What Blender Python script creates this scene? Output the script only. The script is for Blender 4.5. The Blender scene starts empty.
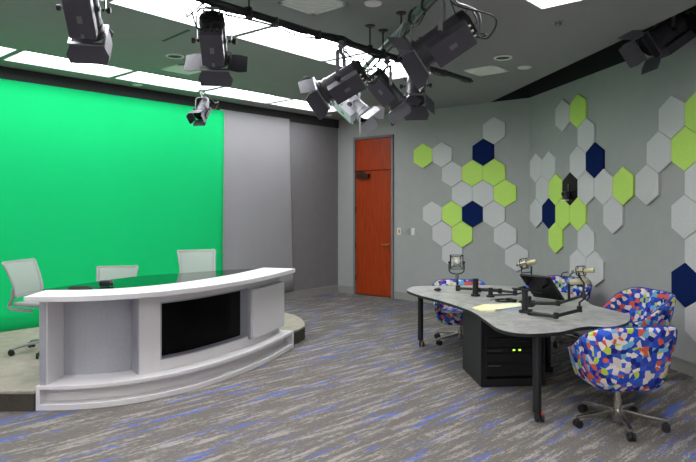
import bpy, bmesh, math, random
from mathutils import Vector, Matrix
random.seed(7)
R = math.radians
S = bpy.context.scene
COL = S.collection

# ------------------------------------------------------------ camera, world, exposure
cam = bpy.data.cameras.new('camera')
co = bpy.data.objects.new('camera', cam); COL.objects.link(co)
F, HY, CX, EYE = 610.0, 206.0, 348.0, 1.7
cam.sensor_width = 36; cam.lens = F / 696 * 36; cam.shift_y = -25 / 696
cam.clip_start = .05; cam.clip_end = 100
co.location = (0, 0, EYE); co.rotation_euler = (R(90), 0, 0)
S.camera = co
W = bpy.data.worlds.new('world'); S.world = W; W.use_nodes = True
W.node_tree.nodes['Background'].inputs[0].default_value = (.8, .85, .9, 1)
W.node_tree.nodes['Background'].inputs[1].default_value = 0.0
S.view_settings.view_transform = 'Standard'; S.view_settings.look = 'None'
S.view_settings.exposure = 0.3; S.view_settings.gamma = 1; S.view_settings.use_curve_mapping = False
S.cycles.max_bounces = 10; S.cycles.diffuse_bounces = 6
S.cycles.use_denoising = True
S.cycles.sample_clamp_indirect = 8
PANEL = 14.0; PANEL_WALL = 7.6; PANEL_FILL = 54.0      # brightness of the ceiling light diffusers; the last is added fill behind the camera
CEIL = 3.40

def gnd(px, py, z):                     # the point of a level plane that a measured pixel shows
    Y = F * (EYE - z) / (py - HY)
    return Vector(((px - CX) / F * Y, Y, z))
def dep(px, py, Y):                     # the point at a known distance
    return Vector(((px - CX) / F * Y, Y, EYE - (py - HY) * Y / F))

# ------------------------------------------------------------ materials
def lin(c):
    return tuple(((v / 255) / 12.92 if v <= 10 else (((v / 255) + .055) / 1.055) ** 2.4) for v in c) + (1,)
MATS = {}
def mat(name, rgb, rough=.6, metal=0, spec=.5, noise=0, nscale=40, bump=0, emit=None, strength=0, ior=None, coat=0):
    m = bpy.data.materials.new(name); m.use_nodes = True
    nt = m.node_tree; b = nt.nodes['Principled BSDF']
    c = lin(rgb)
    b.inputs['Base Color'].default_value = c
    b.inputs['Roughness'].default_value = rough; b.inputs['Metallic'].default_value = metal
    b.inputs['Specular IOR Level'].default_value = spec
    if ior: b.inputs['IOR'].default_value = ior
    if coat: b.inputs['Coat Weight'].default_value = coat
    if noise or bump:
        tc = nt.nodes.new('ShaderNodeTexCoord'); n = nt.nodes.new('ShaderNodeTexNoise')
        n.inputs['Scale'].default_value = nscale; n.inputs['Detail'].default_value = 4
        nt.links.new(tc.outputs['Object'], n.inputs['Vector'])
        if noise:
            r = nt.nodes.new('ShaderNodeValToRGB')
            r.color_ramp.elements[0].position = .3; r.color_ramp.elements[1].position = .7
            r.color_ramp.elements[0].color = tuple(v * (1 - noise) for v in c[:3]) + (1,)
            r.color_ramp.elements[1].color = tuple(min(1, v * (1 + noise)) for v in c[:3]) + (1,)
            nt.links.new(n.outputs['Fac'], r.inputs['Fac']); nt.links.new(r.outputs['Color'], b.inputs['Base Color'])
        if bump:
            bp = nt.nodes.new('ShaderNodeBump'); bp.inputs['Strength'].default_value = bump; bp.inputs['Distance'].default_value = .01
            nt.links.new(n.outputs['Fac'], bp.inputs['Height']); nt.links.new(bp.outputs['Normal'], b.inputs['Normal'])
    if emit:
        b.inputs['Emission Color'].default_value = lin(emit); b.inputs['Emission Strength'].default_value = strength
    MATS[name] = m
    return m
M_wall = mat('wall_paint', (169, 170, 168), .75, noise=.03, nscale=6)
M_wall2 = mat('wall_paint_grey', (126, 124, 126), .8, noise=.03, nscale=6)
M_ceil = mat('ceiling_paint', (146, 146, 145), .85, noise=.02, nscale=5)
M_headshade = mat('header_shade', (48, 50, 49), .85)  # dark tone standing in for the shade under the ceiling edge
M_gapshade = mat('gap_shade', (30, 31, 32), .9)  # near-black that puts the shade of the ceiling gap into the colour
M_base = mat('baseboard_vinyl', (150, 150, 144), .5)
M_green = mat('chroma_green_cloth', (24, 204, 118), .9, spec=.1, noise=.015, nscale=1.5)
M_greycloth = mat('grey_backdrop_cloth', (158, 157, 160), .9, spec=.1, noise=.02, nscale=2)
M_white = mat('white_laminate', (222, 219, 219), .35)
M_alu = mat('brushed_aluminium', (178, 179, 186), .42, metal=.45, noise=.05, nscale=60)
M_glass = mat('black_glass', (6, 7, 7), .04, spec=.5, ior=1.75)
M_screen = mat('black_screen', (3, 3, 3), .25, spec=.15)
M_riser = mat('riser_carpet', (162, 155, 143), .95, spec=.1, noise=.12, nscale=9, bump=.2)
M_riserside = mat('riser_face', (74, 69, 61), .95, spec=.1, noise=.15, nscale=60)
M_black = mat('black_metal', (24, 24, 26), .45)
M_blackp = mat('black_paint_satin', (60, 58, 65), .38, noise=.08, nscale=25)
M_blackflat = mat('black_plastic', (14, 14, 15), .6)
M_flap = mat('barn_door_metal', (70, 68, 76), .45, noise=.05, nscale=20)
M_chrome = mat('polished_metal', (205, 200, 192), .22, metal=1)
M_grip = mat('grey_metal', (130, 130, 132), .4, metal=.6)
M_silver = mat('silver_paint', (205, 205, 210), .35, metal=.2)
M_cable = mat('black_cable', (18, 18, 18), .5)
M_cablegrey = mat('grey_cable', (120, 122, 124), .45)
M_cableg = mat('green_grey_pipe', (88, 112, 100), .35, metal=.4)
M_vent = mat('vent_white', (240, 240, 236), .6)
M_plate = mat('switch_white', (225, 224, 220), .4)
M_plateg = mat('switch_grey', (165, 165, 160), .4)
M_orange = mat('orange_indicator', (230, 120, 40), .5)
M_red = mat('red_indicator', (210, 50, 30), .5)
M_yellow = mat('yellow_tag', (235, 170, 30), .5)
M_led = mat('rack_led', (150, 255, 60), .5, emit=(170, 255, 60), strength=2.5)
M_bronze = mat('door_closer_bronze', (70, 55, 44), .4, metal=.6)
M_brass = mat('brass_handle', (214, 180, 120), .3, metal=.9)
M_felt = {}
M_felt['grey'] = mat('grey_felt', (212, 211, 211), .95, spec=.05, noise=.10, nscale=70)
M_felt['lime'] = mat('lime_felt', (202, 238, 118), .95, spec=.05, noise=.03, nscale=60)
M_felt['navy'] = mat('navy_felt', (22, 38, 88), .95, spec=.05, noise=.08, nscale=70)
M_niche = mat('niche_black', (20, 20, 20), .25)
M_ldiff = mat('light_diffuser', (240, 240, 240), .6, emit=(250, 250, 255), strength=PANEL)
M_lfill = mat('added_fill_diffuser', (240, 240, 240), .6, emit=(252, 250, 252), strength=PANEL_FILL)  # added fill light, stronger than the panels in view
M_ldiffw = mat('light_diffuser_dimmed', (240, 240, 240), .6, emit=(250, 250, 255), strength=PANEL_WALL)
M_lframe = mat('light_frame', (190, 192, 190), .6)
M_mesh = mat('mesh_fabric_grey', (178, 184, 178), .8, noise=.04, nscale=200)
M_mesh.node_tree.nodes['Principled BSDF'].inputs['Alpha'].default_value = .68
M_frame = mat('chair_frame_grey', (156, 152, 155), .4)
M_paper = mat('note_paper', (238, 238, 200), .8)
M_papery = mat('yellow_note_paper', (240, 240, 178), .8)
M_paperb = mat('blue_grey_paper', (160, 180, 205), .8)
M_mic = mat('champagne_metal', (206, 198, 158), .35, metal=.25)
M_blue2 = mat('navy_piping', (44, 62, 140), .7)
M_blue = mat('blue_plastic', (30, 90, 220), .4)
M_top_edge = mat('black_edge_band', (16, 22, 18), .5)
M_seatmetal = mat('dark_base_metal', (45, 45, 47), .4, metal=.5)

def N(nt, t, **k):
    n = nt.nodes.new(t)
    for a, v in k.items(): setattr(n, a, v)
    return n

def wood():
    m = bpy.data.materials.new('cherry_wood'); m.use_nodes = True; nt = m.node_tree; b = nt.nodes['Principled BSDF']
    tc = N(nt, 'ShaderNodeTexCoord'); mp = N(nt, 'ShaderNodeMapping'); mp.inputs['Scale'].default_value = (14, 14, .9)
    n = N(nt, 'ShaderNodeTexNoise'); n.inputs['Scale'].default_value = 3; n.inputs['Detail'].default_value = 6; n.inputs['Distortion'].default_value = .6
    r = N(nt, 'ShaderNodeValToRGB'); e = r.color_ramp.elements
    e[0].position = .32; e[0].color = lin((146, 44, 4)); e[1].position = .7; e[1].color = lin((180, 66, 10))
    nt.links.new(tc.outputs['Object'], mp.inputs['Vector']); nt.links.new(mp.outputs['Vector'], n.inputs['Vector'])
    nt.links.new(n.outputs['Fac'], r.inputs['Fac']); nt.links.new(r.outputs['Color'], b.inputs['Base Color'])
    b.inputs['Roughness'].default_value = .4
    return m
M_wood = wood()

def carpet():
    m = bpy.data.materials.new('streaked_carpet'); m.use_nodes = True; nt = m.node_tree; b = nt.nodes['Principled BSDF']
    L = nt.links.new
    tc = N(nt, 'ShaderNodeTexCoord')
    rot = N(nt, 'ShaderNodeMapping'); rot.inputs['Rotation'].default_value = (0, 0, -math.atan2(.694, .72))
    L(tc.outputs['Object'], rot.inputs['Vector'])
    def noise(sx, sy, det, off, dist=0, rough=.5):
        mp = N(nt, 'ShaderNodeMapping'); mp.inputs['Scale'].default_value = (sx, sy, 1); mp.inputs['Location'].default_value = (off, off * 1.7, off)
        n = N(nt, 'ShaderNodeTexNoise'); n.inputs['Scale'].default_value = 1; n.inputs['Detail'].default_value = det; n.inputs['Distortion'].default_value = dist
        n.inputs['Roughness'].default_value = rough
        L(rot.outputs['Vector'], mp.inputs['Vector']); L(mp.outputs['Vector'], n.inputs['Vector'])
        return n.outputs['Fac']
    def ramp(f, a, c):
        r = N(nt, 'ShaderNodeMapRange'); r.inputs['From Min'].default_value = a; r.inputs['From Max'].default_value = c
        r.clamp = True; L(f, r.inputs['Value']); return r.outputs['Result']
    def math_(op, a, c):
        n = N(nt, 'ShaderNodeMath', operation=op)
        for i, v in enumerate((a, c)):
            if isinstance(v, (int, float)): n.inputs[i].default_value = v
            else: L(v, n.inputs[i])
        return n.outputs[0]
    streak = noise(2.0, 17, 3, 3.1, 0, .62)          # broad streaks
    fine = noise(20, 120, 3, 9.0, 0, .85)              # thin yarn lines
    grain = noise(220, 220, 2, 1.0)
    mix1 = math_('ADD', math_('MULTIPLY', streak, .52), math_('MULTIPLY', fine, .48))
    lightmask = ramp(mix1, .518, .555)
    bl = noise(1.5, 11, 2, 21.7, 0, .6)
    bl2 = noise(4, 62, 3, 33.0, 0, .7)
    mix2 = math_('ADD', math_('MULTIPLY', bl, .5), math_('MULTIPLY', bl2, .5))
    bluemask = ramp(mix2, .568, .592)
    def mixc(f, a, c):
        n = N(nt, 'ShaderNodeMix', data_type='RGBA')
        L(f, n.inputs[0])
        for i, v in ((6, a), (7, c)):
            if isinstance(v, tuple): n.inputs[i].default_value = v
            else: L(v, n.inputs[i])
        return n.outputs[2]
    dark = mixc(ramp(fine, .35, .65), lin((98, 94, 89)), lin((114, 109, 104)))
    c = mixc(lightmask, dark, lin((150, 144, 138)))
    c = mixc(bluemask, c, lin((80, 102, 172)))
    g = N(nt, 'ShaderNodeMix', data_type='RGBA', blend_type='MULTIPLY'); g.inputs[0].default_value = 1
    gr = N(nt, 'ShaderNodeMapRange'); gr.inputs['From Min'].default_value = .25; gr.inputs['From Max'].default_value = .75
    gr.inputs['To Min'].default_value = .62; gr.inputs['To Max'].default_value = 1.25
    L(grain, gr.inputs['Value'])
    L(c, g.inputs[6]); L(gr.outputs['Result'], g.inputs[7]); L(g.outputs[2], b.inputs['Base Color'])
    b.inputs['Roughness'].default_value = .95; b.inputs['Specular IOR Level'].default_value = .1
    return m
M_carpet = carpet()

def patchwork():
    m = bpy.data.materials.new('geometric_upholstery'); m.use_nodes = True; nt = m.node_tree; b = nt.nodes['Principled BSDF']
    L = nt.links.new
    tc = N(nt, 'ShaderNodeTexCoord')
    v = N(nt, 'ShaderNodeTexVoronoi'); v.inputs['Scale'].default_value = 25; v.inputs['Randomness'].default_value = .8
    L(tc.outputs['Object'], v.inputs['Vector'])
    s = N(nt, 'ShaderNodeSeparateColor'); L(v.outputs['Color'], s.inputs[0])
    r = N(nt, 'ShaderNodeValToRGB'); cr = r.color_ramp; cr.interpolation = 'CONSTANT'
    pal = [(0, (40, 68, 172)), (.2, (222, 214, 206)), (.36, (56, 94, 196)), (.5, (206, 92, 66)), (.61, (26, 40, 120)),
           (.71, (110, 170, 206)), (.79, (206, 196, 188)), (.88, (176, 196, 66)), (.93, (58, 74, 150))]
    while len(cr.elements) < len(pal): cr.elements.new(.5)
    for e, (p, c) in zip(cr.elements, pal): e.position = p; e.color = lin(c)
    L(s.outputs[0], r.inputs['Fac']); L(r.outputs['Color'], b.inputs['Base Color'])
    b.inputs['Roughness'].default_value = .85; b.inputs['Specular IOR Level'].default_value = .2
    return m
M_patch = patchwork()

def laminate():
    m = bpy.data.materials.new('grey_stone_laminate'); m.use_nodes = True; nt = m.node_tree; b = nt.nodes['Principled BSDF']
    L = nt.links.new
    tc = N(nt, 'ShaderNodeTexCoord'); n = N(nt, 'ShaderNodeTexNoise'); n.inputs['Scale'].default_value = 9; n.inputs['Detail'].default_value = 8
    n.inputs['Roughness'].default_value = .7; n.inputs['Distortion'].default_value = .8
    r = N(nt, 'ShaderNodeValToRGB'); e = r.color_ramp.elements
    e[0].position = .35; e[0].color = lin((134, 133, 131)); e[1].position = .65; e[1].color = lin((192, 190, 187))
    L(tc.outputs['Object'], n.inputs['Vector']); L(n.outputs['Fac'], r.inputs['Fac']); L(r.outputs['Color'], b.inputs['Base Color'])
    b.inputs['Roughness'].default_value = .32
    return m
M_lam = laminate()

# ------------------------------------------------------------ mesh helpers
def T(*p): return Matrix.Translation(Vector(p))
def RX(a): return Matrix.Rotation(a, 4, 'X')
def RY(a): return Matrix.Rotation(a, 4, 'Y')
def RZ(a): return Matrix.Rotation(a, 4, 'Z')
I4 = Matrix.Identity(4)

class MB:
    def __init__(s): s.bm = bmesh.new()
    def box(s, c, d, m=I4, bev=0):
        g = bmesh.ops.create_cube(s.bm, size=1)
        vs = g['verts']
        M = m @ T(*c) @ Matrix.Diagonal((d[0], d[1], d[2], 1))
        bmesh.ops.transform(s.bm, matrix=M, verts=vs)
        if bev:
            es = list({e for v in vs for e in v.link_edges})
            bmesh.ops.bevel(s.bm, geom=es, offset=bev, segments=2, affect='EDGES', profile=.6)
        return s
    def cyl(s, p, q, r, r2=None, n=20, m=I4, caps=True):
        p, q = Vector(p), Vector(q); d = q - p
        g = bmesh.ops.create_cone(s.bm, cap_ends=caps, cap_tris=False, segments=n, radius1=r, radius2=r if r2 is None else r2, depth=d.length)
        rot = d.to_track_quat('Z', 'Y').to_matrix().to_4x4()
        bmesh.ops.transform(s.bm, matrix=m @ T(*((p + q) / 2)) @ rot, verts=g['verts'])
        return s
    def sph(s, c, r, m=I4, sc=(1, 1, 1), n=16):
        g = bmesh.ops.create_uvsphere(s.bm, u_segments=n, v_segments=max(6, n // 2), radius=r)
        bmesh.ops.transform(s.bm, matrix=m @ T(*c) @ Matrix.Diagonal((*sc, 1)), verts=g['verts'])
        return s
    def tube(s, pts, r, n=10, m=I4, closed=False, smooth=True):
        pts = [Vector(p) for p in pts]
        if smooth and len(pts) > 2: pts = catmull(pts, 6, closed)
        rings = []; up = Vector((0, 0, 1)); prev = None
        N_ = len(pts)
        for i, p in enumerate(pts):
            a = pts[(i - 1) % N_] if (i or closed) else p; b_ = pts[(i + 1) % N_] if (i < N_ - 1 or closed) else p
            t = (b_ - a).normalized()
            if prev is None:
                x = t.cross(up)
                if x.length < .05: x = t.cross(Vector((1, 0, 0)))
                x.normalize()
            else:
                x = (prev - t * prev.dot(t)).normalized()
            y = t.cross(x); prev = x
            rings.append([s.bm.verts.new(m @ (p + (x * math.cos(k * 2 * math.pi / n) + y * math.sin(k * 2 * math.pi / n)) * r)) for k in range(n)])
        for i in range(N_ if closed else N_ - 1):
            A, B = rings[i], rings[(i + 1) % N_]
            for k in range(n): s.bm.faces.new((A[k], A[(k + 1) % n], B[(k + 1) % n], B[k]))
        if not closed:
            s.bm.faces.new(rings[0][::-1]); s.bm.faces.new(rings[-1])
        return s
    def prism(s, poly, z0, z1, m=I4, bev=0):
        b0 = [s.bm.verts.new(m @ Vector((x, y, z0))) for x, y in poly]; b1 = [s.bm.verts.new(m @ Vector((x, y, z1))) for x, y in poly]
        n = len(poly); fs = [s.bm.faces.new(b1), s.bm.faces.new(b0[::-1])]
        for i in range(n): fs.append(s.bm.faces.new((b0[i], b0[(i + 1) % n], b1[(i + 1) % n], b1[i])))
        if bev:
            es = [e for e in fs[0].edges]
            bmesh.ops.bevel(s.bm, geom=es, offset=bev, segments=2, affect='EDGES')
        return s
    def grid(s, rows, close_u=False, close_v=False):
        V = [[s.bm.verts.new(p) for p in r] for r in rows]
        nu = len(V); nv = len(V[0])
        for i in range(nu if close_u else nu - 1):
            for j in range(nv if close_v else nv - 1):
                s.bm.faces.new((V[i][j], V[i][(j + 1) % nv], V[(i + 1) % nu][(j + 1) % nv], V[(i + 1) % nu][j]))
        return s
    def quad(s, *ps):
        s.bm.faces.new([s.bm.verts.new(p) for p in ps]); return s
    def build(s, name, material, parent=None, smooth=False, bevel=0, loc=None, angle=40, weld=False):
        if weld: bmesh.ops.remove_doubles(s.bm, verts=s.bm.verts, dist=1e-5)
        bmesh.ops.recalc_face_normals(s.bm, faces=s.bm.faces)
        me = bpy.data.meshes.new(name); s.bm.to_mesh(me); s.bm.free()
        mats = material if isinstance(material, (list, tuple)) else [material]
        for m_ in mats: me.materials.append(m_)
        if smooth:
            for p in me.polygons: p.use_smooth = True
            try: me.set_sharp_from_angle(angle=R(angle))
            except Exception: pass
        o = bpy.data.objects.new(name, me); COL.objects.link(o)
        if parent: o.parent = parent
        if loc is not None: o.location = loc
        if bevel:
            md = o.modifiers.new('bevel', 'BEVEL'); md.width = bevel; md.segments = 2; md.limit_method = 'ANGLE'; md.angle_limit = R(40)
        return o

def catmull(pts, k=6, closed=False):
    out = []; n = len(pts)
    for i in range(n if closed else n - 1):
        g = lambda j: pts[j % n] if closed else pts[max(0, min(n - 1, j))]
        p0, p1, p2, p3 = g(i - 1), g(i), g(i + 1), g(i + 2)
        for a in range(k):
            t = a / k
            out.append(.5 * ((2 * p1) + (p2 - p0) * t + (2 * p0 - 5 * p1 + 4 * p2 - p3) * t * t + (3 * p1 - p0 - 3 * p2 + p3) * t ** 3))
    if not closed: out.append(pts[-1].copy())
    return out

def tag(o, label, cat, group=None):
    o['label'] = label; o['category'] = cat
    if group: o['group'] = group
    return o
def thing(name, label, cat, loc=(0, 0, 0), rz=0, group=None):
    o = bpy.data.objects.new(name, None); COL.objects.link(o); o.empty_display_size = .1
    o.location = loc; o.rotation_euler = (0, 0, rz)
    return tag(o, label, cat, group)
def struct(o):
    o['kind'] = 'structure'; return o
def copy_tree(o, parent=None):
    c = o.copy(); COL.objects.link(c)
    if parent: c.parent = parent
    for ch in list(o.children): copy_tree(ch, c)
    return c

# ------------------------------------------------------------ room shell
A = Vector((-.198, 12.06)); B = Vector((2.852, 9.58))
dL = Vector((-4.035, -4.64)).normalized()       # along the green wall, towards the viewer
dD = (B - A).normalized()                       # along the door wall, away from the corner
dR = Vector((.1665, -.986)).normalized()
wallL = lambda t: A + dL * t
wallD = lambda t: A + dD * t
wallR = lambda t: B + dR * t
nL = Vector((-dL.y, dL.x)); nL = nL if nL.dot(Vector((0, 5)) - A) > 0 else -nL
nD = Vector((-dD.y, dD.x)); nD = nD if nD.dot(Vector((0, 5)) - A) > 0 else -nD
nR = Vector((-dR.y, dR.x)); nR = nR if nR.dot(Vector((0, 5)) - B) > 0 else -nR
E1 = wallL(8.1); RY0 = -5.0; E2 = Vector((E1.x, RY0)); E3 = wallR((9.58 - RY0) / .986)
HI = 4.25; TH = .15
def wall_slab(name, p, q, n, z0, z1, m):
    o2 = -n * TH
    return struct(MB().prism([(p.x, p.y), (q.x, q.y), (q.x + o2.x, q.y + o2.y), (p.x + o2.x, p.y + o2.y)], z0, z1).build(name, m))
struct(MB().prism([(-7, -5.4), (5.9, -5.4), (5.9, 13.5), (-7, 13.5)], -.1, 0).build('floor', M_carpet))
wall_slab('wall_left', A, E1, nL, 0, HI, M_wall2)
nd0, nd1 = 0, (B - A).length
def tw(px, O, d):
    k = (px - CX) / F
    return (k * O.y - O.x) / (d.x - k * d.y)
door_t0, door_t1 = tw(356, A, dD), tw(392, A, dD)
DOOR_H = 2.975; TRANS = 2.375
# door wall with an opening
wb = MB()
def dpiece(a, b, z0, z1):
    p, q = wallD(a), wallD(b); o2 = -nD * TH
    wb.prism([(p.x, p.y), (q.x, q.y), (q.x + o2.x, q.y + o2.y), (p.x + o2.x, p.y + o2.y)], z0, z1)
dpiece(-.15, door_t0, 0, CEIL); dpiece(door_t1, nd1 + .1, 0, CEIL); dpiece(door_t0, door_t1, DOOR_H, CEIL)
struct(wb.build('wall_back', M_wall))
wb = MB(); dpiece(-.15, nd1 + .1, CEIL, HI); struct(wb.build('trim_shade_3', M_gapshade))
wall_slab('wall_right', B, E3, nR, 0, CEIL, M_wall)
wall_slab('trim_shade_2', B, E3, nR, CEIL, HI, M_gapshade)  # wall above the ceiling line, blackened to carry the gap's shade
wall_slab('wall_side', E1, E2, Vector((1, 0)), 0, HI, M_wall)
wall_slab('wall_front', E2, E3, Vector((0, 1)), 0, HI, M_wall)
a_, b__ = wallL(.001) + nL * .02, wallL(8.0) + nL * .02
wall_slab('trim_shade_4', a_ , b__, nL, 3.235, CEIL - .001, M_headshade)  # added strip, coloured as the band of shade along the wall top

# light panels along the ceiling (two rows of recessed panels and one troffer)
u = Vector((.661, .750)).normalized(); v = Vector((.750, -.661)).normalized()
PL = 1.36
panels = []     # (corner, direction, normal, length, width, label)
n0 = Vector((-4.02, 7.08))
pos = ['farthest from the door', 'fourth counting from the door', 'middle one of five', 'second counting from the door', 'one ending next to the corner']
for i in range(5):
    panels.append((n0 + u * (PL * (i - 1)), u, v, PL - .05, .64, 'light panel over the green screen wall, ' + pos[i], 'light panels over the green screen wall'))
u2 = Vector((.633, .774)).normalized(); v2 = Vector((.774, -.633)).normalized()
m0 = Vector((-1.147, 6.136))
pos = ['out of sight behind the camera', 'above the start of the pipe', 'over the broadcast desk', 'above the cluster of studio lights', 'ending beyond the cluster of studio lights']
for i in range(5):
    panels.append((m0 + u2 * (PL * (i - 3)), u2, v2, PL - .035, .68, 'light panel of the row beside the pipe, ' + pos[i], 'light panels along the lighting pipe'))
panels.append((Vector((1.668, 5.27)), -u, v, 1.2, .61, 'recessed ceiling light panel set apart from both long rows', None))
REAR = []  # unseen panels added to brighten the desk front and walls
for iy, (yy, wy) in enumerate(((2.2, 'level with the camera'), (-.3, 'a step behind the camera'), (-2.8, 'by the rear wall'))):
    for ix, (xx, wx) in enumerate(((3.0, 'hexagon wall side'), (.9, 'middle'), (-1.4, 'stage side'), (-3.6, 'far stage side'))):
        if ix == 0 or (iy == 0 and ix > 1): continue
        panels.append((Vector((xx, yy)), -u, v, 1.2, .61, f'added fill panel in the ceiling {wy}, {wx}', 'added fill panels behind the camera'))

# ceiling with holes cut for the panels
G1 = gnd(487, 101.4, CEIL).xy; G2 = Vector((2.90, 5.08)); gdir = (G2 - G1).normalized(); G3 = G1 + gdir * ((G1.y - RY0) / -gdir.y)
tG = (G1 - A).dot(dD); G1 = wallD(tG)
bm = bmesh.new()
def loop(pts, z):
    vs = [bm.verts.new((p.x, p.y, z)) for p in pts]
    return [bm.edges.new((vs[i], vs[(i + 1) % len(vs)])) for i in range(len(vs))]
edges = loop([A, G1, G3, E2, E1], CEIL)
for (c, d, n_, l, w, *_r) in panels:
    edges += loop([c, c + d * l, c + d * l + n_ * w, c + n_ * w], CEIL)
bmesh.ops.triangle_fill(bm, use_beauty=True, edges=edges)
# drop any fill inside a panel hole
kill = []
for f in bm.faces:
    p = f.calc_center_median().xy
    for (c, d, n_, l, w, *_r) in panels:
        q = p - c
        if 0 < q.dot(d) < l and 0 < q.dot(n_) < w: kill.append(f); break
bmesh.ops.delete(bm, geom=kill, context='FACES_ONLY')
for f in bm.faces:
    if f.normal.z > 0: f.normal_flip()
me = bpy.data.meshes.new('ceiling'); bm.to_mesh(me); bm.free(); me.materials.append(M_ceil)
ceil = bpy.data.objects.new('ceiling', me); COL.objects.link(ceil); struct(ceil)
md = ceil.modifiers.new('thick', 'SOLIDIFY'); md.thickness = .02; md.offset = -1
# upstand at the ceiling's open edge and the dark deck above
gn = Vector((gdir.y, -gdir.x)); gn = gn if gn.x < 0 else -gn
struct(MB().prism([(G1.x, G1.y), (G3.x, G3.y), (G3.x + gn.x * .05, G3.y + gn.y * .05), (G1.x + gn.x * .05, G1.y + gn.y * .05)], CEIL + .021, HI).build('trim_1', M_gapshade))
struct(MB().prism([(-7, -5.4), (5.9, -5.4), (5.9, 13.5), (-7, 13.5)], HI, HI + .1).build('ceiling_deck', M_gapshade))

for (c, d, n_, l, w, label, grp) in panels:
    root = thing('ceiling_light', label, 'ceiling light', (c.x, c.y, CEIL), math.atan2(d.y, d.x), grp)
    sg = 1 if Vector((-d.y, d.x)).dot(n_) > 0 else -1
    DEEP = .10 if ('row beside' in label or 'green' in label) else .24
    b = MB()
    for (cx_, cy_, sx, sy) in ((l / 2, .008, l, .016), (l / 2, w - .008, l, .016), (.008, w / 2, .016, w), (l - .008, w / 2, .016, w)):
        b.box((cx_, sg * cy_, DEEP / 2 + .006), (sx, sy, DEEP + .02))
    b.box((l / 2, sg * w / 2, DEEP + .03), (l, w, .02))
    b.build('frame', M_lframe, root)
    MB().box((l / 2, sg * w / 2, DEEP), (l - .034, w - .034, .008)).build('diffuser', M_ldiffw if grp and 'green' in grp else M_lfill if grp and 'behind' in grp else M_ldiff, root)

# baseboards
def base_run(name, O, d, n_, t0, t1):
    p, q = O + d * t0, O + d * t1; b = MB()
    for th, z0, z1 in ((.014, 0, .125), (.02, .125, .14)):
        b.prism([(p.x, p.y), (q.x, q.y), (q.x + n_.x * th, q.y + n_.y * th), (p.x + n_.x * th, p.y + n_.y * th)], z0, z1)
    return struct(b.build(name, M_base))
base_run('baseboard_left', A, dL, nL, .0, 3.1)
base_run('baseboard_back', A, dD, nD, .0, door_t0 - .06)
base_run('baseboard_back', A, dD, nD, door_t1 + .06, nd1)
base_run('baseboard_right', B, dR, nR, .0, (E3 - B).length)

# door
ang = math.atan2(dD.y, dD.x)
def onD(t, out, z): p = wallD(t) + nD * out; return (p.x, p.y, z)
dw = door_t1 - door_t0
droot = bpy.data.objects.new('door_1', None); COL.objects.link(droot); droot.location = onD(door_t0, 0, 0); droot.rotation_euler = (0, 0, ang); struct(droot)
# local x runs along the wall, -y towards the room
sy = -1 if (RZ(ang) @ Vector((0, -1, 0))).xy.dot(nD) > 0 else 1
b = MB()
b.box((-.022, sy * -.05, DOOR_H / 2 + .015), (.044, .17, DOOR_H + .03)).box((dw + .022, sy * -.05, DOOR_H / 2 + .015), (.044, .17, DOOR_H + .03)).box((dw / 2, sy * -.05, DOOR_H + .022), (dw + .088, .17, .044))
b.build('door_frame', M_wall2, droot, bevel=.004)
leaf = MB().box((dw / 2, sy * -.02, TRANS / 2 + .005), (dw - .012, .045, TRANS - .03)).build('door_leaf', M_wood, droot)
MB().box((dw / 2, sy * -.02, (TRANS + DOOR_H) / 2), (dw - .006, .045, DOOR_H - TRANS - .008)).build('transom_panel', M_wood, droot)
MB().box((dw / 2, sy * -.1, DOOR_H / 2), (dw, .02, DOOR_H)).build('backing', M_blackflat, droot)
MB().box((.21, sy * .045, TRANS - .1), (.27, .07, .09), bev=.008).build('closer_body', M_bronze, leaf)
MB().box((.12, sy * .05, TRANS - .02), (.22, .02, .02), RZ(0)).build('closer_arm', M_bronze, leaf)
MB().cyl((dw - .06, sy * .0, .985), (dw - .06, sy * .06, .985), .022).cyl((dw - .06, sy * .055, .985), (dw - .2, sy * .055, .985), .012).build('door_handle', M_brass, leaf, smooth=True)
for z in (.33, .93, 1.63, 2.27):
    MB().cyl((-.004, sy * .012, z - .055), (-.004, sy * .012, z + .055), .013).build('hinge', M_bronze, leaf, smooth=True)

# switch plates beside the door
for i, (px, m_, nm, lab) in enumerate(((399.5, M_plate, 'light_switch', 'white light switch with an orange edge, next to the door'),
                                       (407.6, M_plateg, 'light_switch', 'grey metal switch plate between two white ones near the door'),
                                       (413.5, M_plate, 'light_switch', 'white blank wall plate farthest from the door frame'))):
    t = tw(px, A, dD)
    r_ = thing(nm, lab, 'switch', onD(t, 0, 1.24), ang, 'wall plates beside the door')
    MB().box((0, sy * .006, 0), (.085 if i == 0 else .075, .012, .125), bev=.003).build('plate', m_, r_)
    MB().box((0, sy * .014, 0), (.03, .008, .06)).build('rocker', m_ if i else M_orange, r_)

# ------------------------------------------------------------ green screen and grey backdrop on the long wall
tl = lambda px: tw(px, A, dL)
def onL(t, out, z): p = wallL(t) + nL * out; return Vector((p.x, p.y, z))
def sheet(name, m_, edge_r, edge_l, z0, z1, out, label, cat):
    # edge_*: (t at top, t at bottom); a hanging cloth with slight waves and real thickness
    rows = []
    nx, nz = 60, 14
    for j in range(nz + 1):
        f = j / nz; z = z1 + (z0 - z1) * f
        ta = edge_r[0] + (edge_r[1] - edge_r[0]) * f; tb = edge_l[0] + (edge_l[1] - edge_l[0]) * f
        rows.append([onL(ta + (tb - ta) * i / nx, out + .0012 * math.sin(i * .7 + f) * f, z) for i in range(nx + 1)])
    o = MB().grid(rows).build(name, m_, smooth=True)
    md = o.modifiers.new('thick', 'SOLIDIFY'); md.thickness = .012; md.offset = 1
    return tag(o, label, cat)
sheet('grey_backdrop', M_greycloth, (tl(288.5), tl(292.5)), (tl(219), tl(219)), .155, 3.27, .03,
      'grey cloth backdrop sheet hanging on the wall beside the green screen', 'backdrop')
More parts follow.
